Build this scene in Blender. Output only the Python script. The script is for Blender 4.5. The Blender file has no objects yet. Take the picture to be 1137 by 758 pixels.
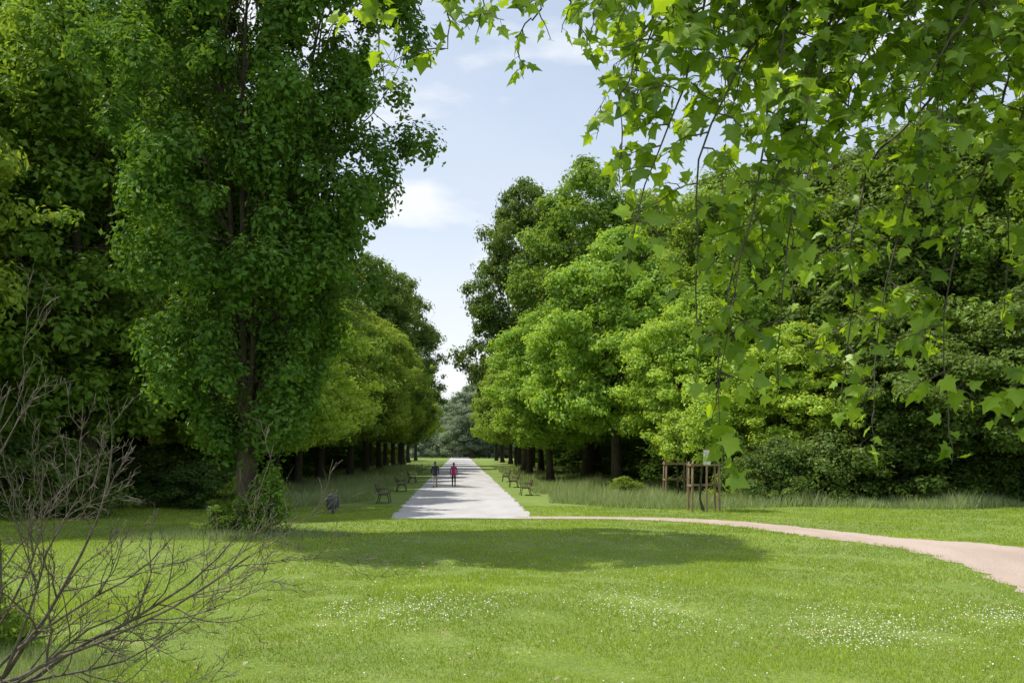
import bpy, math, numpy as np
from mathutils import Vector
scene=bpy.context.scene
def link(o): scene.collection.objects.link(o); return o

# ------------------------------------------------------------ materials
def newmat(name):
    m=bpy.data.materials.new(name); m.use_nodes=True
    nt=m.node_tree; nt.nodes.clear()
    out=nt.nodes.new('ShaderNodeOutputMaterial')
    return m,nt,out
def N(nt,t,**k):
    n=nt.nodes.new(t)
    for a,b in k.items():
        if a in n.inputs: n.inputs[a].default_value=b
        else: setattr(n,a,b)
    return n
def mixc(nt,f,a,b):
    m=nt.nodes.new('ShaderNodeMix'); m.data_type='RGBA'
    for s,v in ((0,f),(6,a),(7,b)):
        if isinstance(v,bpy.types.NodeSocket): nt.links.new(v,m.inputs[s])
        else: m.inputs[s].default_value=(*v,1) if isinstance(v,tuple) else v
    return m.outputs[2]
def ramp(nt,sock,a,b):
    r=nt.nodes.new('ShaderNodeMapRange'); nt.links.new(sock,r.inputs[0])
    r.inputs[1].default_value=a; r.inputs[2].default_value=b; return r.outputs[0]
def noise(nt,scale,detail=4,coord='Object',sx=(1,1,1)):
    tc=nt.nodes.new('ShaderNodeTexCoord'); mp=nt.nodes.new('ShaderNodeMapping')
    mp.inputs['Scale'].default_value=sx
    nt.links.new(tc.outputs[coord],mp.inputs[0])
    n=nt.nodes.new('ShaderNodeTexNoise'); n.inputs['Scale'].default_value=scale; n.inputs['Detail'].default_value=detail
    nt.links.new(mp.outputs[0],n.inputs['Vector']); return n.outputs['Fac']

def leafmat(name,dark,light,trans=0.42,tcol=(1.5,1.25,0.5),gloss=0,objvar=True):
    m,nt,out=newmat(name)
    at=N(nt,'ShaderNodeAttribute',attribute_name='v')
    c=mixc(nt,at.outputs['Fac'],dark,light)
    if objvar:
        oi=nt.nodes.new('ShaderNodeObjectInfo')
        hsv=nt.nodes.new('ShaderNodeHueSaturation')
        r1=nt.nodes.new('ShaderNodeMapRange'); nt.links.new(oi.outputs['Random'],r1.inputs[0])
        r1.inputs[3].default_value=0.485; r1.inputs[4].default_value=0.512
        r2=nt.nodes.new('ShaderNodeMapRange'); nt.links.new(oi.outputs['Random'],r2.inputs[0])
        r2.inputs[3].default_value=1.15; r2.inputs[4].default_value=0.88
        nt.links.new(r1.outputs[0],hsv.inputs['Hue']); nt.links.new(r2.outputs[0],hsv.inputs['Value'])
        nt.links.new(c,hsv.inputs['Color']); c=hsv.outputs[0]
    d=nt.nodes.new('ShaderNodeBsdfDiffuse'); nt.links.new(c,d.inputs[0])
    t=nt.nodes.new('ShaderNodeBsdfTranslucent')
    mul=nt.nodes.new('ShaderNodeMix'); mul.data_type='RGBA'; mul.blend_type='MULTIPLY'
    mul.inputs[0].default_value=1; nt.links.new(c,mul.inputs[6]); mul.inputs[7].default_value=(*tcol,1)
    nt.links.new(mul.outputs[2],t.inputs[0])
    ms=nt.nodes.new('ShaderNodeMixShader'); ms.inputs[0].default_value=trans
    nt.links.new(d.outputs[0],ms.inputs[1]); nt.links.new(t.outputs[0],ms.inputs[2])
    if gloss:
        g=nt.nodes.new('ShaderNodeBsdfGlossy'); g.inputs['Roughness'].default_value=0.45; g.inputs[0].default_value=(.9,.95,.85,1)
        m2=nt.nodes.new('ShaderNodeMixShader'); m2.inputs[0].default_value=gloss
        nt.links.new(ms.outputs[0],m2.inputs[1]); nt.links.new(g.outputs[0],m2.inputs[2]); ms=m2
    nt.links.new(ms.outputs[0],out.inputs[0]); return m
def solid(name,c1,c2=None,scale=8,rough=.8,bump=.0,sx=(1,1,1),coord='Object',metal=0):
    m,nt,out=newmat(name)
    p=N(nt,'ShaderNodeBsdfPrincipled'); p.inputs['Roughness'].default_value=rough; p.inputs['Metallic'].default_value=metal
    if c2 is None: c2=tuple(x*.75 for x in c1)
    f=noise(nt,scale,6,coord,sx)
    nt.links.new(mixc(nt,ramp(nt,f,.35,.65),c1,c2),p.inputs['Base Color'])
    if bump:
        b=N(nt,'ShaderNodeBump'); b.inputs['Strength'].default_value=bump; b.inputs['Distance'].default_value=.02
        nt.links.new(f,b.inputs['Height']); nt.links.new(b.outputs[0],p.inputs['Normal'])
    nt.links.new(p.outputs[0],out.inputs[0]); return m

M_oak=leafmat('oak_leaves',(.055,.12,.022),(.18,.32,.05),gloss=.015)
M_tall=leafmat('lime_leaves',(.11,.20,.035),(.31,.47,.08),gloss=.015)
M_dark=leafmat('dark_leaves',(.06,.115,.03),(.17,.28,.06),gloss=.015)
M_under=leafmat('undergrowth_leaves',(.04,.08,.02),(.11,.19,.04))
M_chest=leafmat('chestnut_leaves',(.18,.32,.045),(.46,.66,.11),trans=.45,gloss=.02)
M_haze=leafmat('far_leaves_haze_tint',(.24,.32,.25),(.34,.43,.33),trans=.3)  # aerial haze painted into the leaf colour: paler and bluer for distant trees
M_shrub=leafmat('shrub_leaves',(.12,.21,.045),(.29,.44,.08))
M_plane=leafmat('plane_leaves',(.10,.19,.022),(.34,.50,.05),trans=.5,tcol=(1.8,1.6,.4),gloss=.03,objvar=False)
M_blade=leafmat('grass_blades',(.17,.26,.035),(.42,.54,.09),trans=.35,tcol=(1.3,1.2,.5),objvar=False)
M_mead=leafmat('meadow_blades',(.16,.25,.07),(.52,.58,.32),trans=.35,tcol=(1.2,1.1,.7),objvar=False)
M_bark=solid('bark',(.10,.078,.055),(.04,.032,.025),6,.95,.9,(3,3,.6))
M_barkp=solid('plane_bark',(.13,.11,.08),(.05,.045,.035),5,.9,.5)
M_dead=solid('dead_bark',(.17,.14,.11),(.08,.065,.05),14,.9,.5)

# ------------------------------------------------------------ mesh buffer
class Buf:
    def __init__(s): s.v=[];s.n=0;s.idx=[];s.tot=[];s.mat=[];s.a=[];s.sm=[]
    def add(s,v,f,mat=0,a=None,smooth=False):
        v=np.asarray(v,float).reshape(-1,3); f=np.asarray(f,dtype=np.int64)
        s.v.append(v); s.idx.append((f+s.n).ravel()); s.tot.append(np.full(len(f),f.shape[1]))
        s.mat.append(np.full(len(f),mat)); s.sm.append(np.full(len(f),smooth))
        s.a.append(np.full(len(v),.5) if a is None else np.asarray(a,float)); s.n+=len(v)
    def mesh(s,name,mats):
        me=bpy.data.meshes.new(name)
        v=np.concatenate(s.v); idx=np.concatenate(s.idx); tot=np.concatenate(s.tot)
        me.vertices.add(len(v)); me.vertices.foreach_set('co',v.astype(np.float32).ravel())
        me.loops.add(len(idx)); me.loops.foreach_set('vertex_index',idx.astype(np.int32))
        me.polygons.add(len(tot)); st=np.concatenate([[0],np.cumsum(tot)[:-1]]).astype(np.int32)
        me.polygons.foreach_set('loop_start',st)
        me.polygons.foreach_set('material_index',np.concatenate(s.mat).astype(np.int32))
        me.polygons.foreach_set('use_smooth',np.concatenate(s.sm))
        at=me.attributes.new('v','FLOAT','POINT'); at.data.foreach_set('value',np.concatenate(s.a).astype(np.float32))
        me.update(calc_edges=True)
        for m in mats: me.materials.append(m)
        return me
    def obj(s,name,mats): return link(bpy.data.objects.new(name,s.mesh(name,mats)))
def nrm(a): return a/np.maximum(np.linalg.norm(a,axis=-1,keepdims=True),1e-9)
def tube(B,pts,rad,sides=6,mat=0):
    pts=np.asarray(pts,float); n=len(pts); rad=np.asarray(rad,float)
    t=np.gradient(pts,axis=0); t=nrm(t)
    ref=np.array([0,0,1.]) if abs(t[0,2])<.8 else np.array([1.,0,0])
    u=nrm(np.cross(t,ref)); w=np.cross(t,u)
    an=np.linspace(0,2*np.pi,sides,endpoint=False)
    ring=pts[:,None,:]+rad[:,None,None]*(np.cos(an)[None,:,None]*u[:,None,:]+np.sin(an)[None,:,None]*w[:,None,:])
    i=np.arange(n-1)[:,None]*sides; j=np.arange(sides)[None,:]; k=(j+1)%sides
    f=np.stack([i+j,i+k,i+sides+k,i+sides+j],-1).reshape(-1,4)
    B.add(ring.reshape(-1,3),f,mat,smooth=True)
def box(B,c,s,mat=0,rz=0,rx=0):
    c=np.array(c,float); h=np.array(s,float)/2
    v=np.array([[x,y,z] for x in(-1,1) for y in(-1,1) for z in(-1,1)])*h
    if rx: R=np.array([[1,0,0],[0,math.cos(rx),-math.sin(rx)],[0,math.sin(rx),math.cos(rx)]]); v=v@R.T
    if rz: R=np.array([[math.cos(rz),-math.sin(rz),0],[math.sin(rz),math.cos(rz),0],[0,0,1]]); v=v@R.T
    B.add(v+c,[[0,1,3,2],[4,6,7,5],[0,4,5,1],[2,3,7,6],[0,2,6,4],[1,5,7,3]],mat)
def leaves(B,c,nv,size,a,rng,mat=1,asp=.6):
    n=len(c); t=nrm(np.cross(nv,rng.normal(size=(n,3)))); b=np.cross(nv,t)
    L=(size*rng.uniform(.6,1.35,n))[:,None]; W=L*asp
    v=np.stack([c-t*L*.5,c+b*W*.5+nv*L*.1-t*L*.05,c+t*L*.5-nv*L*.08,c-b*W*.5+nv*L*.1-t*L*.05],1).reshape(-1,3)
    f=np.arange(n*4).reshape(-1,4); B.add(v,f,mat,np.repeat(a,4))

def tree_mesh(name,seed,H,z0,prof,tr,ncl,nlf,leaf,cr,mats,stems=1,fork=.2,lump=.2,squash=.6,nlimb=24,rise=.7,sides=8,droop=0.,inner=.4,skew=(0,0)):
    rng=np.random.default_rng(seed); B=Buf(); nodes=[]
    pt=np.array([p[0] for p in prof]); pr=np.array([p[1] for p in prof])
    ph=rng.uniform(0,6.28,8)
    def R(t,a): return np.interp(t,pt,pr)*(1+lump*(.5*np.sin(2*a+ph[0]+5*t)+.5*np.sin(3*a+ph[1]-9*t)+.6*np.sin(5*a+ph[2]+17*t)+.4*np.sin(ph[3]+29*t+a)))
    fz=H*fork
    zz=np.linspace(0,fz,6); tp=np.stack([.12*np.sin(zz*.5+ph[4]),.12*np.sin(zz*.6+ph[5]),zz],1); tp[0,:2]=0
    rr=tr*np.array([1.5,1.08,.95,.9,.87,.85]); tube(B,tp,rr,sides+4); nodes+= [(p,.7*tr) for p in tp[4:]]
    stemp=[]
    for s in range(stems):
        a=s*6.283/stems+rng.uniform(-.4,.4); top=H*rng.uniform(.78,.93); k=10
        u=np.linspace(0,1,k); spread=(0 if stems==1 else np.interp(.55,pt,pr)*.45)
        x=tp[-1,0]+np.cos(a)*spread*u**.7+.18*np.sin(u*7+a*3)*u+skew[0]*u
        y=tp[-1,1]+np.sin(a)*spread*u**.7+.18*np.sin(u*6+a*5)*u+skew[1]*u
        z=fz*(.97)+ (top-fz)*u
        P=np.stack([x,y,z],1); r0=tr*.85/(stems**.5)
        P[0]=tp[-1]-np.array([0,0,.15]); r=r0*(1-u*.93); tube(B,P,r,sides)
        stemp.append((P,r)); nodes+=[(p,q) for p,q in zip(P,r)]
    for i in range(nlimb):
        P,r=stemp[i%stems]; u=rng.uniform(.0,.85); q=u*(len(P)-1); j=int(q); p0=P[j]+(P[min(j+1,len(P)-1)]-P[j])*(q-j)
        if p0[2]<z0*.8: p0=P[1]
        t=(p0[2]-z0)/(H-z0); t=min(max(t,.05),.95); a=i*2.4+rng.uniform(-.3,.3)
        L=.8*R(min(t+.1,1),a); k=6; uu=np.linspace(0,1,k)
        Q=np.stack([p0[0]+np.cos(a)*L*uu,p0[1]+np.sin(a)*L*uu,p0[2]+L*rise*(uu-droop*uu**2)],1)
        Q[1:]+=rng.normal(size=(k-1,3))*L*.04
        r0=max(np.interp(p0[2],P[:,2],r)*.5,.03); rad=r0*(1-.85*uu); tube(B,Q,rad,5)
        nodes+=[(p,q) for p,q in zip(Q[1:],rad[1:])]
    NP=np.array([n[0] for n in nodes]); NR=np.array([n[1] for n in nodes])
    ts=np.linspace(0,1,200); w=np.interp(ts,pt,pr)+.3; w/=w.sum()
    t=rng.choice(ts,ncl,p=w)+rng.uniform(-.003,.003,ncl); t=np.clip(t,0,1); a=rng.uniform(0,6.283,ncl)
    rad=R(t,a)*rng.uniform(0,1,ncl)**inner
    C=np.stack([rad*np.cos(a)+skew[0]*t,rad*np.sin(a)+skew[1]*t,z0+(H-z0)*t-droop*rad*.25],1)
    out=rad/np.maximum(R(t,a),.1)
    for i in range(ncl):
        d=np.linalg.norm(NP-C[i],axis=1)+np.maximum(NP[:,2]-C[i,2],0)*1.0; j=d.argmin()
        mid=(NP[j]+C[i])/2+rng.normal(size=3)*.12; r=min(NR[j]*.5,.05)+.008
        tube(B,[NP[j],mid,C[i]],[r,r*.7,r*.25],3)
    CR=cr*rng.uniform(.5,1.5,ncl); cv=rng.uniform(0,1,ncl)
    ci=rng.choice(ncl,nlf,p=CR**2/np.sum(CR**2))
    d=nrm(rng.normal(size=(nlf,3))); q=rng.uniform(0,1,nlf)**.45
    off=d*(q*CR[ci])[:,None]; off[:,2]*=squash
    off*= (1+.4*np.sin(d[:,0]*5+cv[ci]*20)*np.sin(d[:,1]*6+cv[ci]*9))[:,None]
    c=C[ci]+off; c[:,2]=np.maximum(c[:,2],.15)
    nv=nrm(d*.9+np.array([0,0,.5])+rng.normal(size=(nlf,3))*.4)
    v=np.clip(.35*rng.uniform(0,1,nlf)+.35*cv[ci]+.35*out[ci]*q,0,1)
    leaves(B,c,nv,leaf,v,rng)
    return B.mesh(name,mats)

# ------------------------------------------------------------ terrain
def pathc(y): return .08-.0524*y
DP=np.array([(-1.2,37.6,1.3),(.9,37.6,1.3),(3.5,37.4,1.35),(6.3,36.3,1.6),(8.3,33.8,2.),(10,29,2.6),(11.2,24.7,3.0),(11.5,21,3.2),(11.4,17,3.3),(11,11,3.2),(10,4,3.),(9,-6,3.)])
def catmull(P,n=12):
    out=[]
    Q=np.vstack([2*P[0]-P[1],P,2*P[-1]-P[-2]])
    for i in range(1,len(Q)-2):
        for s in np.linspace(0,1,n,endpoint=False):
            a,b,c,d=Q[i-1:i+3]
            out.append(.5*((2*b)+(c-a)*s+(2*a-5*b+4*c-d)*s*s+(3*b-a-3*c+d)*s**3))
    out.append(P[-1]); return np.array(out)
DC=catmull(DP)
def hgt(x,y):
    x=np.asarray(x,float);y=np.asarray(y,float)
    m=np.clip((36-y)/6,0,1)
    h=.10*np.sin(x*.33+1)*np.sin(y*.42+.5)+.06*np.sin(x*.21-y*.6)+.14*np.exp(-((y-27)/3.)**2)*np.clip(1-abs(x)/25,0,1)-.10*np.exp(-((y-20)/3.)**2)
    far=np.clip((np.hypot(x,y)-60)/30,0,1)
    return h*m*(1-far)
def dirt_dist(x,y):
    x=np.asarray(x);y=np.asarray(y); best=np.full(x.shape,1e9)
    for i in range(0,len(DC),3):
        best=np.minimum(best,np.hypot(x-DC[i,0],y-DC[i,1])-DC[i,2]/2)
    return best
def coords(lo,hi,step):
    c=np.arange(lo,hi+.01,step)
    ext=[];s=step;p=hi
    while p<1600: s*=1.35;p+=s;ext.append(p)
    ext2=[];s=step;p=lo
    while p>-1600: s*=1.35;p-=s;ext2.append(p)
    return np.concatenate([ext2[::-1],c,ext])
gx=coords(-28,28,.5); gy=coords(-6,44,.5)
X,Y=np.meshgrid(gx,gy); Z=hgt(X,Y)
nx=len(gx); i=np.arange(len(gy)-1)[:,None]*nx+np.arange(nx-1)[None,:]
B=Buf(); B.add(np.stack([X,Y,Z],-1).reshape(-1,3),np.stack([i,i+1,i+nx+1,i+nx],-1).reshape(-1,4),0,smooth=True)
m,nt,out=newmat('lawn_soil_and_grass')
p=N(nt,'ShaderNodeBsdfPrincipled'); p.inputs['Roughness'].default_value=.95
a=mixc(nt,ramp(nt,noise(nt,.35,6),.35,.65),(.16,.24,.035),(.24,.33,.055))
b=mixc(nt,ramp(nt,noise(nt,14,8),.35,.7),a,(.12,.18,.03))
c=mixc(nt,ramp(nt,noise(nt,1.3,8),.58,.76),b,(.28,.29,.11))
nt.links.new(c,p.inputs['Base Color'])
bp=N(nt,'ShaderNodeBump'); bp.inputs['Strength'].default_value=.8; bp.inputs['Distance'].default_value=.05
nt.links.new(noise(nt,30,6),bp.inputs['Height']); nt.links.new(bp.outputs[0],p.inputs['Normal'])
nt.links.new(p.outputs[0],out.inputs[0])
B.obj('ground',[m])

def gravel(name,c1,c2,c3,dist=.3):
    m,nt,out=newmat(name); p=N(nt,'ShaderNodeBsdfPrincipled'); p.inputs['Roughness'].default_value=.95
    a=mixc(nt,ramp(nt,noise(nt,.8,8,sx=(1,.3,1)),.4,.65),c1,c2)
    b=mixc(nt,ramp(nt,noise(nt,45,4),.45,.75),a,c3)
    nt.links.new(b,p.inputs['Base Color'])
    bp=N(nt,'ShaderNodeBump'); bp.inputs['Strength'].default_value=.6; bp.inputs['Distance'].default_value=.02
    nt.links.new(noise(nt,60,4),bp.inputs['Height']); nt.links.new(bp.outputs[0],p.inputs['Normal'])
    nt.links.new(p.outputs[0],out.inputs[0]); return m
M_grav=gravel('gravel',(.52,.50,.50),(.43,.415,.41),(.33,.32,.31))
M_dirt=gravel('dirt',(.50,.40,.34),(.40,.31,.25),(.28,.21,.16))
rng=np.random.default_rng(5)
B=Buf(); ys=np.concatenate([np.arange(36.9,80,.4),np.arange(80,330,4)])
wl=2.7+.06*np.sin(ys*2.1)+rng.normal(size=len(ys))*.04; wr=2.7+.06*np.sin(ys*1.7+2)+rng.normal(size=len(ys))*.04
L=np.stack([pathc(ys)-wl,ys,np.full(len(ys),.012)],1); Rr=np.stack([pathc(ys)+wr,ys,np.full(len(ys),.012)],1)
Mm=np.stack([pathc(ys),ys,np.full(len(ys),.035)],1)
V=np.concatenate([L,Mm,Rr]); n=len(ys); k=np.arange(n-1)
B.add(V,np.concatenate([np.stack([k,k+n,k+n+1,k+1],1),np.stack([k+n,k+2*n,k+2*n+1,k+n+1],1)]),0,smooth=True)
B.obj('gravel_path',[M_grav])
B=Buf(); T=nrm(np.gradient(DC[:,:2],axis=0)); Np=np.stack([-T[:,1],T[:,0]],1)
cols=[]
for s in (-1,-.5,0,.5,1):
    w=DC[:,2:3]/2*s*(1+(.08*rng.normal(size=(len(DC),1)) if abs(s)==1 else 0))
    q=DC[:,:2]+Np*w; cols.append(np.column_stack([q,hgt(q[:,0],q[:,1])+(.018 if abs(s)<1 else .008)]))
n=len(DC); k=np.arange(n-1); V=np.concatenate(cols)
B.add(V,np.concatenate([np.stack([k+j*n,k+j*n+1,k+(j+1)*n+1,k+(j+1)*n],1) for j in range(4)]),0,smooth=True)
B.obj('dirt_path',[M_dirt])

# ------------------------------------------------------------ grass
rng=np.random.default_rng(11)
def pnoise(x,y,s,seed):
    r=np.random.default_rng(seed); o=np.zeros_like(x)
    for i in range(7):
        a=r.uniform(0,6.28); f=s*r.uniform(.6,2.2); o+=np.sin(f*(x*np.cos(a)+y*np.sin(a))+r.uniform(0,6.28))
    return np.clip(o/7*1.3+.5,0,1)
def blades(B,x,y,h,w,v,lean=.5,mat=0):
    n=len(x); z=hgt(x,y); a=rng.uniform(0,6.283,n); l=rng.uniform(.1,1,n)*lean*h; la=rng.uniform(0,6.283,n)
    dx=np.cos(a)*w/2; dy=np.sin(a)*w/2
    V=np.stack([np.stack([x-dx,y-dy,z-.005],1),np.stack([x+dx,y+dy,z-.005],1),np.stack([x+l*np.cos(la),y+l*np.sin(la),z+h],1)],1).reshape(-1,3)
    B.add(V,np.arange(n*3).reshape(-1,3),mat,np.repeat(v,3))
B=Buf()
for y0,y1,den,hh,w in ((8.5,13,1300,.045,.011),(13,18,800,.045,.015),(18,26,420,.05,.02),(26,45,140,.055,.035)):
    wmax=.56*y1+1.5; n=int((y1-y0)*2*wmax*den)
    y=rng.uniform(y0,y1,n); x=rng.uniform(-wmax,wmax,n)
    keep=(abs(x)<.54*y+1.5)&(dirt_dist(x,y)>rng.uniform(-.2,.1,n))&~((y>36.8)&(abs(x-pathc(y))<2.7+rng.uniform(-.15,.08,n)))
    x=x[keep];y=y[keep]; n=len(x)
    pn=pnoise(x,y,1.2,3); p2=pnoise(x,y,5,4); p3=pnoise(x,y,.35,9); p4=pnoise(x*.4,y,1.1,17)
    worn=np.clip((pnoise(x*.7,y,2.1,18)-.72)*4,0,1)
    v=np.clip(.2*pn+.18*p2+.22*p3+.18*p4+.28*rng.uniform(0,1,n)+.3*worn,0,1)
    h=hh*(.5+.5*p2+.6*pn)*rng.uniform(.6,1.3,n)*(1-.5*worn)
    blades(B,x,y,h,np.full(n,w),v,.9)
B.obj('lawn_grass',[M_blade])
B=Buf()
n=230000
y=41+rng.uniform(0,109,n)*rng.uniform(0,1,n)
off=rng.uniform(4.2,26,n)*rng.choice([-1,1],n); x=pathc(y)+off
front=np.where(off>0,43.5+.9*np.sin(x*.6)+np.clip(7-off,0,9)*1.2,43+np.sin(x*.7)+np.clip(8+off,0,9)*1.5)
keep=(y>front)&(abs(off)>4.6+.5*np.sin(y*.5)+.3*np.sin(y*1.7))
x=x[keep];y=y[keep];n=len(x); pn=pnoise(x,y,.8,21); p2=pnoise(x,y,2.5,22)
h=(.15+.38*pn+.28*p2)*rng.uniform(.4,1.15,n)
blades(B,x,y,h,np.where(y<70,.035,.07),np.clip(.2*pn+.5*p2*rng.uniform(0,1,n)+.4*rng.uniform(0,1,n),0,1),.7)
B.obj('meadow_grass',[M_mead])
B=Buf(); n=14000; a=rng.uniform(0,6.28,n); r=rng.uniform(0,1,n)**.6*3.2
x=-7.7+r*np.cos(a)*1.1; y=28+r*np.sin(a)*.7; blades(B,x,y,rng.uniform(.08,.38,n)*np.clip(1.3-r/3.2,0.2,1),np.full(n,.02),rng.uniform(0,.7,n),.5)
n=8000;x=rng.uniform(-7.2,-4.6,n); y=rng.uniform(9.6,12.5,n); blades(B,x,y,rng.uniform(.05,.25,n),np.full(n,.009),rng.uniform(0,.8,n),.6)
B.obj('long_grass_tufts',[M_mead])
# daisies
B=Buf()
def daisies(n,xlo,xhi,yc,ys,thr,seed):
    x=rng.uniform(xlo,xhi,n); y=yc+ys*rng.normal(size=n)
    k=(.6*pnoise(x,y,1.1,seed)+.8*rng.uniform(0,1,n)>thr)&(dirt_dist(x,y)>.1)&(y>9)
    x=x[k];y=y[k];n=len(x); z=hgt(x,y)+rng.uniform(.045,.065,n); r=rng.uniform(.006,.011,n)
    tx=rng.normal(size=n)*.25; ty=rng.normal(size=n)*.25-.25
    for rr,dz,mt in ((1,0,0),(.35,.003,1)):
        an=np.linspace(0,2*np.pi,7)[:-1]
        V=np.stack([x[:,None]+r[:,None]*rr*np.cos(an),y[:,None]+r[:,None]*rr*np.sin(an),z[:,None]+dz+r[:,None]*rr*(np.cos(an)*tx[:,None]-np.sin(an)*ty[:,None])],-1).reshape(-1,3)
        B.add(V,np.arange(n*6).reshape(-1,6),mt)
daisies(7500,-3,12,15.8,.9,.78,31); daisies(2500,4,12,13.8,.5,.9,32); daisies(3500,-6,10,25,4,.85,33); daisies(900,-5,9,12,2,.95,34)
B.obj('daisies',[solid('daisy_petals',(.8,.8,.78),(.75,.75,.72)),solid('daisy_centre',(.7,.5,.05))])
B=Buf(); n=150; x=rng.uniform(-5,9,n);y=rng.uniform(9.5,24,n); c=np.stack([x,y,hgt(x,y)+.06],1)
leaves(B,c,nrm(np.array([0,0,1.])+rng.normal(size=(n,3))*.3),.08,rng.uniform(0,1,n),rng,0,.8)
B.obj('fallen_leaves',[leafmat('dry_leaf',(.25,.2,.1),(.5,.48,.36),objvar=False)])

# ------------------------------------------------------------ trees
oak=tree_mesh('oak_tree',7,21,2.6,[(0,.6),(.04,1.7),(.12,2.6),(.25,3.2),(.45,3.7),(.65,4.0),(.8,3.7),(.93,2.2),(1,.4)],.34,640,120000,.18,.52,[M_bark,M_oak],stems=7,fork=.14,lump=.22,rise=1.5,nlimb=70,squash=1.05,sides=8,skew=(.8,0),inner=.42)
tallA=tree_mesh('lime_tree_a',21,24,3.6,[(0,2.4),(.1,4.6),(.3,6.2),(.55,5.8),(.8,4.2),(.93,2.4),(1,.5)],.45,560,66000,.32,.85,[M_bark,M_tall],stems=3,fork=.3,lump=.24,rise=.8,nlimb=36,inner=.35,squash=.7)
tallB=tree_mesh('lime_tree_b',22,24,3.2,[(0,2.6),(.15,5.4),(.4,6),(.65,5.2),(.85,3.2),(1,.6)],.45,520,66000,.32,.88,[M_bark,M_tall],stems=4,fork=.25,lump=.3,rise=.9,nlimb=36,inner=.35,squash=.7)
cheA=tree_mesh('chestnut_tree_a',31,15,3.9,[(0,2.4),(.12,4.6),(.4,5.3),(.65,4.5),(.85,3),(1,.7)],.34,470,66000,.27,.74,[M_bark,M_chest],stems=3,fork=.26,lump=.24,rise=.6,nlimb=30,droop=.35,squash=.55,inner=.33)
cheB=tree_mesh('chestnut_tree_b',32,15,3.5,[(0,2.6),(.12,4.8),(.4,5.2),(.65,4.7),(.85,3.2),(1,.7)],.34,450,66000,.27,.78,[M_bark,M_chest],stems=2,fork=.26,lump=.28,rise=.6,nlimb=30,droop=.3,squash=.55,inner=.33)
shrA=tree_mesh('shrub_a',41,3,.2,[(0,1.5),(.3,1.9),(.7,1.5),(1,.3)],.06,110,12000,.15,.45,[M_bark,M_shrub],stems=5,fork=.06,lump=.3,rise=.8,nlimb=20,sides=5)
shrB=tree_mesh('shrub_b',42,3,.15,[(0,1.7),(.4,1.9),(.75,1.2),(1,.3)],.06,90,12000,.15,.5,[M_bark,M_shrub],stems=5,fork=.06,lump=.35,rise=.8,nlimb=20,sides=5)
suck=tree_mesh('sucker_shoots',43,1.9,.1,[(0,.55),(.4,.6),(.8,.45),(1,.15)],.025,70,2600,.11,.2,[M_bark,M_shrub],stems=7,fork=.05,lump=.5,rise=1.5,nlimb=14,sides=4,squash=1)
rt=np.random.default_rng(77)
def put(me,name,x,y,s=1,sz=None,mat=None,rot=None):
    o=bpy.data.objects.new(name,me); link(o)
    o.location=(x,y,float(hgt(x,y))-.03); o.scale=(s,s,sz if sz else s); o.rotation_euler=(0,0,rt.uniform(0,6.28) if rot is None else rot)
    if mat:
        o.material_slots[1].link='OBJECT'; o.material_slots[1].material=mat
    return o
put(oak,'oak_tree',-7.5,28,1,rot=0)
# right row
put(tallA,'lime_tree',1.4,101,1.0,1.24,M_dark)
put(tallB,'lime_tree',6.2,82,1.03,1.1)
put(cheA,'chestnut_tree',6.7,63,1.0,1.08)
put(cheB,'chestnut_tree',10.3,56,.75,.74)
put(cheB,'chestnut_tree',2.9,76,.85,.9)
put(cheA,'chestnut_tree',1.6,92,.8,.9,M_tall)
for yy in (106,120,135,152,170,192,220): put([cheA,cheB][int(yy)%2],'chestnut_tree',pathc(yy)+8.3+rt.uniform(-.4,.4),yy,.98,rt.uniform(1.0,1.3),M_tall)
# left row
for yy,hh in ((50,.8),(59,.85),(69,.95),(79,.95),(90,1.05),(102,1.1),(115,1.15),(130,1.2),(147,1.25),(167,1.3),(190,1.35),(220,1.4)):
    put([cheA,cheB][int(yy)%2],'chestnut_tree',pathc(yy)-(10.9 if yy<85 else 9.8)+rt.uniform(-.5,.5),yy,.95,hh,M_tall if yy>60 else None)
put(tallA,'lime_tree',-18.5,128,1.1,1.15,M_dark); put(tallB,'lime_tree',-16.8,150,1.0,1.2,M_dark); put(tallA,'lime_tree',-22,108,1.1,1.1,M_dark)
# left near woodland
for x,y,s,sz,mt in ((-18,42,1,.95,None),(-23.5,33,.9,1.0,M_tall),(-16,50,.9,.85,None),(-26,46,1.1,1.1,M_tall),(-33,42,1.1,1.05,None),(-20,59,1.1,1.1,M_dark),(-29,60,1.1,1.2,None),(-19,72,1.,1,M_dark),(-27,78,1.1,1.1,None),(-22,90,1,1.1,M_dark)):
    put([tallA,tallB][int(abs(x))%2],'lime_tree',x,y,s,sz,mt)
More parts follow.
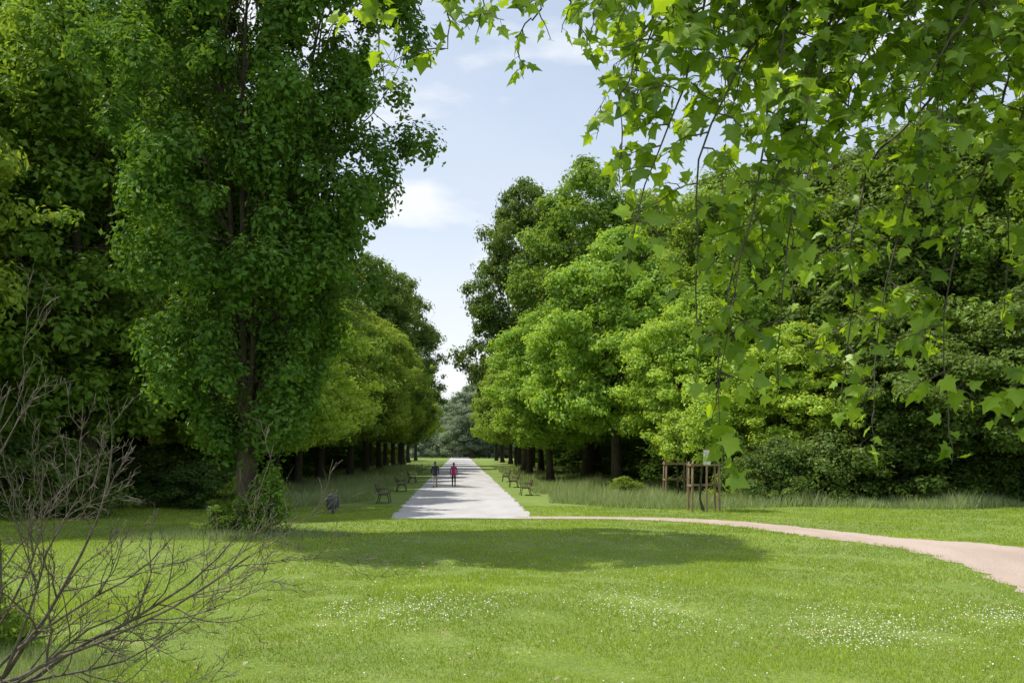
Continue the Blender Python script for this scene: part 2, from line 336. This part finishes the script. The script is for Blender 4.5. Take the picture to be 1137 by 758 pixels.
# right woodland
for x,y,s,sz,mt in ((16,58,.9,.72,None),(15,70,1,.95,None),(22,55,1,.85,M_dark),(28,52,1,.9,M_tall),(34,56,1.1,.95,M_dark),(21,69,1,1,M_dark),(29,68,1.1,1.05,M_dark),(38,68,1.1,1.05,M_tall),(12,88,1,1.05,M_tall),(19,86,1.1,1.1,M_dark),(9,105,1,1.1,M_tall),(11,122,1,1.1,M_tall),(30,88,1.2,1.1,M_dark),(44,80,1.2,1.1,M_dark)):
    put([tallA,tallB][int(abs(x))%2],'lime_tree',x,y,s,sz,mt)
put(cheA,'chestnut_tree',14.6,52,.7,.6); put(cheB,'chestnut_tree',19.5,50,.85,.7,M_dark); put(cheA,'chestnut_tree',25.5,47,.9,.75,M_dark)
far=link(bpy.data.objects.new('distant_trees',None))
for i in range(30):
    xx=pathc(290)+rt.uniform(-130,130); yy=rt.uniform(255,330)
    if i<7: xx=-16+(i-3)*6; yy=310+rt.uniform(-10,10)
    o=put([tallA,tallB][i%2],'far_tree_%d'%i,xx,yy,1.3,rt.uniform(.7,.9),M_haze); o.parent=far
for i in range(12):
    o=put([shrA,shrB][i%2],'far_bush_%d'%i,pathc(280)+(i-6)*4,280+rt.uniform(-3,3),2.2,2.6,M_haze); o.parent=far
for sgn in (-1,1):
    for yy in range(98,250,22):
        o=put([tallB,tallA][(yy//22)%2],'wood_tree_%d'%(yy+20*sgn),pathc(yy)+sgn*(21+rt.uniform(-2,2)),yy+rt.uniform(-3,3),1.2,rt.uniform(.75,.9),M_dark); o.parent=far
und=link(bpy.data.objects.new('undergrowth',None))
def us(x,y,s,sz,mt): o=put([shrA,shrB][rt.integers(2)],'bush',x,y,s,sz,mt); o.name='bush_part'; o.parent=und
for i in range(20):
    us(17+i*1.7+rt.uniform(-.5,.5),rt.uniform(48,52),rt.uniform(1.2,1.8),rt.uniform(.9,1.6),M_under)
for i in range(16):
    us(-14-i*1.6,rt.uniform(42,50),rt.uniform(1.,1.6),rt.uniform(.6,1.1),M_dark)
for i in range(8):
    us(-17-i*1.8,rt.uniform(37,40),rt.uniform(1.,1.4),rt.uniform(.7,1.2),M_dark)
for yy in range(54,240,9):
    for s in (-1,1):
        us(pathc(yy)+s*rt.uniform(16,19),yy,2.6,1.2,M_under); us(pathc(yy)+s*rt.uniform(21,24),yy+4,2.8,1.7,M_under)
put(shrA,'shrub',12.6,47.2,1.05,1.0,M_dark); put(shrB,'shrub',15,47.6,1.25,1.1,M_dark); put(shrB,'shrub',11.5,50,.8,.6)
put(suck,'sucker_shoots',-6.75,27.5,1,1,M_tall); put(suck,'sucker_shoots',-7.0,27.3,.8,.7,M_tall); put(suck,'sucker_shoots',-8.1,27.6,.8,.45,M_tall)
put(shrB,'shrub',-7.1,12.8,.45,.55,None); put(shrA,'shrub',-10.8,41,.7,.5)
put(shrA,'shrub',6.2,55,.5,.35)

# ------------------------------------------------------------ plane tree overhanging
rng=np.random.default_rng(99)
B=Buf()
half=[(0,0),(.16,-.12),(.30,-.10),(.52,.02),(.36,.14),(.40,.24),(.66,.46),(.42,.44),(.30,.50),(.24,.62),(.16,.74),(0,1.02)]
outl=half+[(-x,y) for x,y in half[-2:0:-1]]
OL=np.array(outl); LV=np.vstack([[0,.32],OL]); nL=len(OL)
LF=np.array([[0,1+i,1+(i+1)%nL] for i in range(nL)])
leafP=[];leafM=[];leafNn=[];leafS=[];leafV=[]
def add_leaf(p,out,young=0):
    o=nrm(np.array(out)+rng.normal(size=3)*.5+np.array([0,0,-.2])); pe=p+o*.07+np.array([0,0,.01])
    tube(B,[p,p+o*.04+np.array([0,0,.015]),pe],[.0025,.002,.0018],3,0)
    m=nrm(o+np.array([0,0,-.3])+rng.normal(size=3)*.4)
    n=rng.normal(size=3)*.6+np.array([-.3,-.35,.8]); n=nrm(n-m*np.dot(n,m))
    leafP.append(pe);leafM.append(m);leafNn.append(n);leafS.append(rng.uniform(.085,.18)*(1-.3*young));leafV.append(np.clip(rng.uniform(0,.75)+young*.4,0,1))
def twig(p0,d,L,r,sub=True):
    k=6; u=np.linspace(0,1,k); d=nrm(d)
    P=p0+d[None,:]*(L*u)[:,None]; P[:,2]-=L*.35*u**2; P[1:]+=rng.normal(size=(k-1,3))*L*.035
    tube(B,P,r*(1-.75*u)+.0015,4,0)
    nl=int(L/.055)
    for i in range(nl):
        q=(i+.6)/nl*(k-1); j=min(int(q),k-2); p=P[j]+(P[j+1]-P[j])*(q-j); t=nrm(P[j+1]-P[j])
        s=nrm(np.cross(t,rng.normal(size=3))); add_leaf(p,s+t*.5,young=1 if q/(k-1)>.8 else 0)
        if sub and L>.45 and i%4==2: twig(p,s*.8+t*.7,L*.45,r*.5,False)
def hang(a,b,dens=1.,r=.014,start=.1,tl=(.35,.8),sh=.9):
    a=np.array(a,float)+np.array([sh*rng.uniform(.3,1.2),0,.1]);b=np.array(b,float); k=16; u=np.linspace(0,1,k); L=np.linalg.norm(b-a)
    c=np.array([b[0]*.75+a[0]*.25-.15,b[1]*.6+a[1]*.4,a[2]*.85+b[2]*.15])
    P=((1-u)**2)[:,None]*a+(2*u*(1-u))[:,None]*c+(u**2)[:,None]*b
    P[1:]+=np.cumsum(rng.normal(size=(k-1,3))*.04,axis=0)
    P[:,0]+=.08*np.sin(u*9+rng.uniform(0,6))
    tube(B,P,r*(1-.85*u)+.003,5,0)
    nt_=int(L*5.*dens)
    for i in range(nt_):
        uu=start+(1-start)*(i+rng.uniform(0,.9))/nt_; q=uu*(k-1); j=min(int(q),k-2); p=P[j]+(P[j+1]-P[j])*(q-j)
        t=nrm(P[j+1]-P[j]); s=nrm(np.cross(t,rng.normal(size=3)))
        twig(p,s*1.2+t*.4+np.array([0,0,.15]),rng.uniform(*tl)*(1.1-.5*uu),.006)
    twig(P[-1],P[-1]-P[-2],.3,.005)
tp=np.array([(8.8,6.2,-.1),(8.75,6.2,.6),(8.7,6.3,2.5),(8.5,6.4,4.5),(8.2,6.5,6.3),(7.8,6.6,8.5),(7.6,6.5,11),(7.5,6.3,14)])
tube(B,tp,[.62,.5,.44,.42,.36,.28,.18,.05],14,0)
limbs=[[(8.4,6.4,5.2),(7,7.2,6.8),(5.2,7.9,7.4),(3.2,8.2,7.3),(1.4,8.3,6.9),(.2,8.2,6.62),(-1.3,8.1,6.5)],
       [(8.2,6.5,6.2),(7,8,7.8),(5.6,9.3,8.2),(4.,9.8,7.9),(2.5,9.9,7.5),(1.3,9.8,7.2)],
       [(8.5,6.4,5.4),(7.2,7.5,6.9),(5.6,8.6,7.1),(4.6,9.1,6.9),(3.8,9.3,6.4)],
       [(8.1,6.5,7),(8,8.5,8.5),(7.5,10.5,9),(6.5,12,8.8)],
       [(8.5,6.3,5),(9.5,5,7),(11,4,8)]]
for l in limbs:
    P=catmull(np.array(l,float),5); u=np.linspace(0,1,len(P)); tube(B,P,.11*(1-u)**.8+.02,8,0)
H=[((1.4,8.3,6.9),(1.1,8.1,5.45),1.1),((1.9,8.3,7.0),(1.2,8.2,4.9),1.1),((2.3,8.3,7.05),(1.25,8.0,4.3),1.1),((2.4,8.3,7.05),(1.3,8.3,3.75),1.1),
((2.7,8.3,7.1),(1.5,8.0,3.2),1.1),((2.9,8.3,7.2),(1.6,7.9,2.8),.9),((3.2,8.2,7.3),(2.1,8.2,3.2),.8),((3.4,9.5,7.6),(2.5,8.9,4.2),.8),
((3.8,9.3,6.4),(2.9,9,3.3),.8),((3.9,8.2,7.2),(2.5,8.1,5.0),1.),((4.2,9.2,6.6),(3.2,8.7,2.8),.9),((4.6,9.1,6.9),(3.6,8.6,3.2),.9),((4.8,8,7.3),(3.9,8.0,2.9),.9),
((5.2,7.9,7.4),(4.3,8.1,3.1),.9),((5.4,8.6,7.),(4.6,8.7,3.2),.9),((5.6,9.3,8.2),(4.7,9.6,4.),.8),((3.0,9.9,7.6),(2.0,9.8,5.6),.9),((4.0,9.8,7.9),(3.1,9.9,4.7),.7),
((4.4,8,7.3),(3.4,7.8,5.2),1.1),((4.9,9.6,8.0),(4.1,9.6,5.4),1.2),((2.6,8.3,7.1),(1.8,8.1,5.7),1.2),((5.2,7.9,7.4),(4.2,7.6,5.2),1.),((3.4,8.2,7.3),(2.8,8.,6.0),1.4),((5.,8.4,7),(4.4,8.3,4.2),.8),
((6,7.6,7.2),(5.1,7.5,3.6),.8),((6.2,8.8,7.9),(5.7,9,4.0),.8),((6.8,7.5,6.8),(6.2,7.4,4),.7),((7.4,10.5,9),(6.6,10.8,5.6),.7),
((2.,8.3,7.),(1.4,8.2,6.0),1.3),((1.3,9.8,7.2),(1.25,9.7,6.4),1.3),((4.,8.2,7.25),(3.6,8.1,5.9),1.5),((4.7,8.1,7.3),(4.4,7.9,5.8),1.5),((3.,8.2,7.2),(2.4,8.2,6.1),1.4),((3.6,8.4,7.3),(3.2,8.2,5.2),1.1)]
for a,b,d in H: hang(a,b,dens=d)
for a,b in (((.9,8.2,6.7),(.55,8.1,6.35)),((.6,8.2,6.65),(.25,8.1,6.2)),((.3,8.2,6.62),(0,8.0,5.95)),((-.3,8.15,6.6),(-.5,8.1,6.1)),((-.7,8.1,6.55),(-.9,8.0,5.95)),((-.9,8.1,6.55),(-1.05,8.1,6.15)),((-.1,8.1,6.6),(-.25,8.0,6.05)),((.1,8.1,6.6),(-.05,8.0,6.2)),((-.5,8.1,6.58),(-.65,8.0,6.2))):
    hang(a,b,dens=1.6,r=.01,tl=(.15,.34),sh=.2)
for i in range(20):
    a=rng.uniform(0,6.28); z=rng.uniform(8,13); r=rng.uniform(1.5,4); p=np.array([7.7,6.5,z]); q=p+np.array([math.cos(a)*r,math.sin(a)*r,rng.uniform(.3,1)])
    if q[1]>0: hang(p,q,dens=.4,r=.03,sh=0)
lp=np.array(leafP);lm=np.array(leafM);ln=np.array(leafNn);ls=np.array(leafS);lv=np.array(leafV); lb=np.cross(lm,ln)
n=len(lp); x=LV[:,0];yv=LV[:,1]; zz=-.22*abs(x)-.12*yv**2; zz[0]=.03
curl=rng.uniform(.3,1.8,n)
V=lp[:,None,:]+ls[:,None,None]*(x[None,:,None]*lb[:,None,:]*1.02+yv[None,:,None]*lm[:,None,:]+(zz[None,:]*curl[:,None])[:,:,None]*ln[:,None,:])
F=(LF[None]+np.arange(n)[:,None,None]*len(LV)).reshape(-1,3)
B.add(V.reshape(-1,3),F,1,np.repeat(lv,len(LV)))
B.obj('plane_tree',[M_barkp,M_plane])

# ------------------------------------------------------------ bare shrub
rng=np.random.default_rng(4)
B=Buf()
def grow(p,d,L,r,dep,end=None):
    k=9; u=np.linspace(0,1,k)
    P=[np.array(p,float)]; d=nrm(np.array(d,float)); 
    for i in range(1,k):
        tgt=(nrm(np.array(end)-P[-1])*.3 if end is not None else np.array([0,0,.03]))
        d=nrm(d+tgt+rng.normal(size=3)*(.11 if dep==0 else .15)); P.append(P[-1]+d*L/(k-1))
    P=np.array(P); P[:,2]=np.maximum(P[:,2],.03); tube(B,P,r*(1-.85*u)+.0018,6 if dep<2 else 3,0)
    if dep<3:
        nc={0:8,1:5,2:4}[dep]
        for i in range(nc):
            q=rng.uniform(.25,.98)*(k-1); j=min(int(q),k-2); pp=P[j]+(P[j+1]-P[j])*(q-j); t=nrm(P[j+1]-P[j])
            s=nrm(np.cross(t,rng.normal(size=3))); s[1]*=.6
            grow(pp,t*.85+s*.6,L*rng.uniform(.22,.42),max(r*(1-.85*q/(k-1))*.55,.0018),dep+1)
base=np.array([-5.6,10.1,.05])
for e,r in (((-2.6,9.5,1.75),.026),((-3.0,9.4,2.15),.026),((-3.5,9.6,1.2),.02),((-3.9,9.7,2.6),.025),((-4.6,9.6,3.1),.025),((-3.4,9.2,.9),.016),((-3.5,9.9,1.8),.02),((-4.5,9.2,2.4),.018),((-3.2,9.8,1.5),.018),((-4.1,9.5,2.1),.02)):
    e=np.array(e); b=base+rng.normal(size=3)*np.array([.15,.2,0]); L=np.linalg.norm(e-b)*1.04
    grow(b,(e-b)+np.array([.2,0,-.4]) if e[2]<2 else (e-b)+np.array([.5,0,-.2]),L,r,0,e)
B.obj('bare_shrub',[M_dead])

# ------------------------------------------------------------ furniture
M_wood=solid('bench_wood',(.10,.06,.035),(.06,.035,.02),5,.7,.3,(1,8,8)); M_iron=solid('bench_iron',(.03,.03,.03),None,10,.5)
def bench(x,y,face):
    B=Buf(); 
    for i in range(4): box(B,(face*(-.18+i*.125),0,.44),(.10,1.7,.035),0)
    for i in range(3): box(B,(face*(-.27-.035*i),0,.58+i*.125),(.03,1.7,.10),0)
    for yy in (-.65,.65):
        tube(B,[(face*.2,yy,.42),(face*.24,yy,.2),(face*.27,yy,-.02)],[.025,.022,.03],6,1)
        tube(B,[(face*-.2,yy,.42),(face*-.26,yy,.2),(face*-.32,yy,-.02)],[.025,.022,.03],6,1)
        tube(B,[(face*.22,yy,.41),(face*0,yy,.40),(face*-.22,yy,.41),(face*-.32,yy,.6),(face*-.39,yy,.9)],[.02]*5,6,1)
        tube(B,[(face*.22,yy,.42),(face*.24,yy,.62),(face*.05,yy,.66),(face*-.3,yy,.64)],[.018]*4,6,1)
    o=B.obj('park_bench',[M_wood,M_iron]); o.location=(x,y,0.01); o.rotation_euler=(0,0,.052)
bench(.75,56,-1); bench(.1,67.5,-1); bench(-.5,79,-1); bench(-6.15,48,1); bench(-6.75,61,1); bench(-7.6,76,1)
B=Buf()
tube(B,[(0,0,.12),(0,0,.13),(0,0,.62),(0,0,.66)],[.01,.21,.24,.245],20,0)
tube(B,[(0,0,.645),(0,0,.66),(0,0,.70),(0,0,.70)],[.24,.26,.26,.19],20,1)
tube(B,[(0,0,.68),(0,0,.74),(0,0,.76)],[.2,.17,.01],20,1)
for a in np.linspace(0,2*np.pi,17)[:-1]: box(B,(.24*math.cos(a),.24*math.sin(a),.4),(.02,.035,.44),1,rz=a)
tube(B,[(0,0,-.02),(0,0,.14)],[.05,.05],8,1); tube(B,[(0,0,-.0),(0,0,.02)],[.16,.16],12,1)
o=B.obj('litter_bin',[solid('bin_metal',(.16,.17,.18),(.12,.13,.14),6,.5),solid('bin_trim',(.09,.10,.11),None,6,.5)]); o.location=(-7.2,40,0)
M_stake=solid('stake_wood',(.30,.21,.13),(.2,.14,.08),5,.85,.4,(6,6,1))
def stakes(x,y,w,h):
    B=Buf()
    P=[(-w/2,-w/2*.8),(w/2,-w/2*.8),(w/2,w/2*.8),(-w/2,w/2*.8)]
    for i,(a,b) in enumerate(P):
        tube(B,[(a,b,-.1),(a*.97,b*.97,h*.5),(a*.94,b*.94,h),(a*.94,b*.94,h+.01)],[.05,.048,.045,.005],8,0)
    for z in (h-.12,h*.52):
        for i in range(4):
            a=np.array(P[i])*.95; b=np.array(P[(i+1)%4])*.95
            if z<h*.6 and i in (0,): continue
            c=(a+b)/2; l=np.linalg.norm(b-a)+.16; ang=math.atan2(b[1]-a[1],b[0]-a[0])
            box(B,(c[0]*1.1,c[1]*1.1,z),(l,.035,.09),0,rz=ang)
    o=B.obj('tree_support_stakes',[M_stake]); o.location=(x,y,0)
stakes(8.05,41.8,1.15,2.05); stakes(8.45,51.5,1.1,1.95)
sapm=tree_mesh('sapling',51,5.2,2.3,[(0,.5),(.3,1.0),(.7,.8),(1,.15)],.05,60,4200,.15,.38,[M_bark,M_chest],stems=1,fork=.5,nlimb=14,rise=.8,sides=6)
put(sapm,'sapling_tree',8.05,41.8,1,.95); put(sapm,'sapling_tree',8.45,51.5,.9,.9)
B=Buf(); box(B,(0,0,1.12),(.07,.07,2.3),0); box(B,(0,-.05,2.25),(.30,.02,.62),1); box(B,(0,-.066,2.25),(.24,.006,.5),2)
box(B,(0,-.045,2.58),(.36,.06,.04),0)
for i in range(5): box(B,(0,-.072,2.42-i*.08),(.18-.03*(i%2),.004,.02),3)
o=B.obj('notice_sign',[M_stake,solid('sign_board',(.75,.72,.5)),solid('sign_paper',(.8,.8,.74)),solid('sign_ink',(.1,.15,.1))]); o.location=(8.0,40.9,0)

# ------------------------------------------------------------ people
def person(name,x,y,top,trou,hairc,yaw,ph,H=1.7,hairlong=False):
    par=link(bpy.data.objects.new(name,None)); par.location=(x,y,.03); par.rotation_euler=(0,0,yaw); s=H/1.7; par.scale=(s,s,s)
    V=[];E=[];R=[]
    def v(co,r,p=None):
        V.append(co);R.append(r if isinstance(r,tuple) else (r,r)); 
        if p is not None:E.append((p,len(V)-1))
        return len(V)-1
    pel=v((0,0,.93),(.15,.12)); w=v((0,.0,1.08),(.14,.115),pel); ch=v((0,.01,1.27),(.165,.12),w); uc=v((0,0,1.40),(.12,.09),ch)
    nk=v((0,.01,1.48),.055,uc); v((0,.025,1.55),.05,nk)
    wr=[]
    for sd in (-1,1):
        sw=ph*sd
        sh=v((sd*.17,0,1.39),.065,uc); e=v((sd*.235,-.10*sw,1.13),.048,sh); wv=(sd*.235,-.10*sw+.10-.06*sw,.90); v(((sd*.235),(-.10*sw+wv[1])/2,1.01),.043,e); v(wv,.03,len(V)-1); wr.append((sd,wv))
        hp=v((sd*.085,0,.88),.09,pel); kn=v((sd*.095,.16*sw+.03,.49),.062,hp)
        fy=.30*sw; an=v((sd*.095,fy-.02,.10 if sw>0 else .14),.042,kn); v((sd*.10,fy+.06,.045),.04,an); v((sd*.105,fy+.17,.035),.03,len(V)-1)
    me=bpy.data.meshes.new(name+'_sk'); me.from_pydata(V,E,[]); ob=link(bpy.data.objects.new('tmp',me))
    md=ob.modifiers.new('s','SKIN'); 
    for i,r in enumerate(R): me.skin_vertices[0].data[i].radius=r
    me.skin_vertices[0].data[0].use_root=True
    ss=ob.modifiers.new('ss','SUBSURF'); ss.levels=2; ss.render_levels=2
    dg=bpy.context.evaluated_depsgraph_get(); em=bpy.data.meshes.new_from_object(ob.evaluated_get(dg)); bpy.data.objects.remove(ob)
    em.materials.clear()
    for mt in (top,trou,M_skin,M_shoe): em.materials.append(mt)
    for p in em.polygons:
        c=p.center; p.use_smooth=True; arm=abs(c.x)>.175 and c.z<1.4
        if c.z>1.49: k=2
        elif arm and c.z>.86: k=0 if c.z>.915 else 2
        elif c.z>.84: k=0
        elif c.z<.11: k=3
        else: k=1
        p.material_index=k
    b=link(bpy.data.objects.new('body',em)); b.parent=par
    B=Buf(); nu,nv=20,14; pts=[]
    for j in range(nv+1):
        th=math.pi*j/nv
        for i in range(nu):
            f=2*math.pi*i/nu; X=math.sin(th)*math.cos(f);Yv=math.sin(th)*math.sin(f);Zv=math.cos(th)
            xx=.074*X*(1-.18*max(0,-Zv));yy=.095*Yv*(1-.1*max(0,-Zv))+(.012 if Zv<0 and Yv>0 else 0); zz=.118*Zv
            if Yv>.9 and -.35<Zv<.12: yy+=.018*(1-abs(Zv+.15)*2)
            if abs(X)>.22 and abs(X)<.5 and Yv>.7 and 0<Zv<.25: yy-=.008
            pts.append((xx,yy+.03,zz+1.625))
    F=[[j*nu+i,j*nu+(i+1)%nu,(j+1)*nu+(i+1)%nu,(j+1)*nu+i] for j in range(nv) for i in range(nu)]
    B.add(pts,F,0,smooth=True)
    for sd in (-1,1):
        tube(B,[(sd*.07,.03,1.59),(sd*.08,.025,1.61),(sd*.082,.02,1.64),(sd*.07,.025,1.66)],[.006,.012,.013,.005],6,0)
        tube(B,[(sd*.028,.108,1.64),(sd*.028,.113,1.64),(sd*.028,.1165,1.64)],[.011,.009,.002],8,2)
    tube(B,[(-.022,.112,1.565),(0,.12,1.563),(.022,.112,1.565)],[.003,.006,.003],6,3)
    pts=[];
    for j in range(nv+1):
        th=math.pi*(.62 if not hairlong else .78)*j/nv
        for i in range(nu):
            f=2*math.pi*i/nu; X=math.sin(th)*math.cos(f);Yv=math.sin(th)*math.sin(f);Zv=math.cos(th)
            if Yv>.2 and Zv<.35: Zv=.35
            pts.append((.083*X,.104*Yv+.022,.127*Zv+1.63))
    B.add(pts,F,1,smooth=True)
    h=B.obj('head',[M_skin,hairc,solid('eye',(.05,.04,.03)),solid('lip',(.4,.15,.12))]); h.parent=par
    B=Buf()
    for sd,(wx,wy,wz) in wr:
        tube(B,[(wx,wy,wz),(wx,wy+.01,wz-.04),(wx,wy+.015,wz-.085),(wx,wy+.02,wz-.1)],[.026,.036,.036,.02],10,0)
        for i,l in enumerate((.065,.075,.07,.055)):
            yo=wy-.015+i*.02; tube(B,[(wx,yo,wz-.085),(wx-sd*.004,yo+.004,wz-.09-l*.5),(wx-sd*.018,yo+.006,wz-.088-l)],[.0095,.009,.006],6,0)
        tube(B,[(wx,wy+.03,wz-.04),(wx-sd*.012,wy+.06,wz-.065),(wx-sd*.02,wy+.062,wz-.095)],[.011,.01,.007],6,0)
    hd=B.obj('hands',[M_skin]); hd.parent=par
    B=Buf(); tube(B,[(0,0,.80),(0,0,.83),(0,0,1.0),(0,0,1.05)],[.155,.17,.15,.135],18,0); tube(B,[(0,.01,1.45),(0,.01,1.49),(0,.015,1.515)],[.085,.07,.066],14,0)
    j=B.obj('jacket_hem',[top]); j.parent=par; 
M_skin=solid('skin',(.55,.34,.25),(.5,.3,.22)); M_shoe=solid('shoes',(.04,.035,.03))
person('man_walking',-5.1,66,solid('navy_jacket',(.018,.022,.045)),solid('khaki_trousers',(.30,.28,.22)),solid('dark_hair',(.05,.04,.035)),.05,1,1.70)
person('woman_walking',-3.95,67.5,solid('magenta_jacket',(.42,.035,.16)),solid('dark_trousers',(.03,.03,.045)),solid('grey_hair',(.08,.06,.05)),.05,-1,1.60,True)

# ------------------------------------------------------------ world, sun, camera
el=math.radians(61); az=math.radians(-80)
w=bpy.data.worlds.new('World'); scene.world=w; w.use_nodes=True; nt=w.node_tree; nt.nodes.clear()
out=nt.nodes.new('ShaderNodeOutputWorld'); bg=nt.nodes.new('ShaderNodeBackground'); bg.inputs[1].default_value=.15
sky=nt.nodes.new('ShaderNodeTexSky'); sky.sky_type='NISHITA'; sky.sun_disc=False; sky.sun_elevation=el; sky.sun_rotation=az; sky.dust_density=1.2
f=noise(nt,4.2,10,'Generated',(1,1,2.8)); fr=ramp(nt,f,.45,.63)
f2=noise(nt,1.6,5,'Generated',(1,1,2)); fb=ramp(nt,f2,.3,.72)
m1=nt.nodes.new('ShaderNodeMath'); m1.operation='MULTIPLY'; m1.inputs[1].default_value=.5; nt.links.new(fb,m1.inputs[0])
tc=nt.nodes.new('ShaderNodeTexCoord'); sp=nt.nodes.new('ShaderNodeSeparateXYZ'); nt.links.new(tc.outputs['Generated'],sp.inputs[0])
hz=ramp(nt,sp.outputs[2],.36,.06)
ad=nt.nodes.new('ShaderNodeMath'); ad.operation='MAXIMUM'; nt.links.new(fr,ad.inputs[0]); nt.links.new(hz,ad.inputs[1])
a2=nt.nodes.new('ShaderNodeMath'); a2.operation='MAXIMUM'; nt.links.new(ad.outputs[0],a2.inputs[0]); nt.links.new(m1.outputs[0],a2.inputs[1])
mm=nt.nodes.new('ShaderNodeMath'); mm.operation='MULTIPLY'; mm.inputs[1].default_value=.88; nt.links.new(a2.outputs[0],mm.inputs[0])
base_=mixc(nt,.25,sky.outputs[0],(5.4,6.7,8.2)); nt.links.new(sky.outputs[0],base_.node.inputs[6])
c=mixc(nt,mm.outputs[0],base_,(7.0,7.1,7.3))
nt.links.new(c,bg.inputs[0]); nt.links.new(bg.outputs[0],out.inputs[0])
sd=Vector((math.sin(az)*math.cos(el),math.cos(az)*math.cos(el),math.sin(el)))
l=bpy.data.lights.new('sun','SUN'); l.energy=5; l.angle=math.radians(.5); l.color=(1,.95,.86)
o=link(bpy.data.objects.new('sun',l)); o.rotation_euler=sd.to_track_quat('Z','Y').to_euler()
cam=bpy.data.cameras.new('camera'); co=link(bpy.data.objects.new('camera',cam)); co.location=(0,0,2.6); co.rotation_euler=(math.radians(90),0,0)
cam.sensor_width=36; cam.lens=35; cam.shift_y=.1047; cam.clip_end=4000; cam.clip_start=.05
scene.camera=co
scene.view_settings.view_transform='Standard'; scene.view_settings.look='None'; scene.view_settings.exposure=0
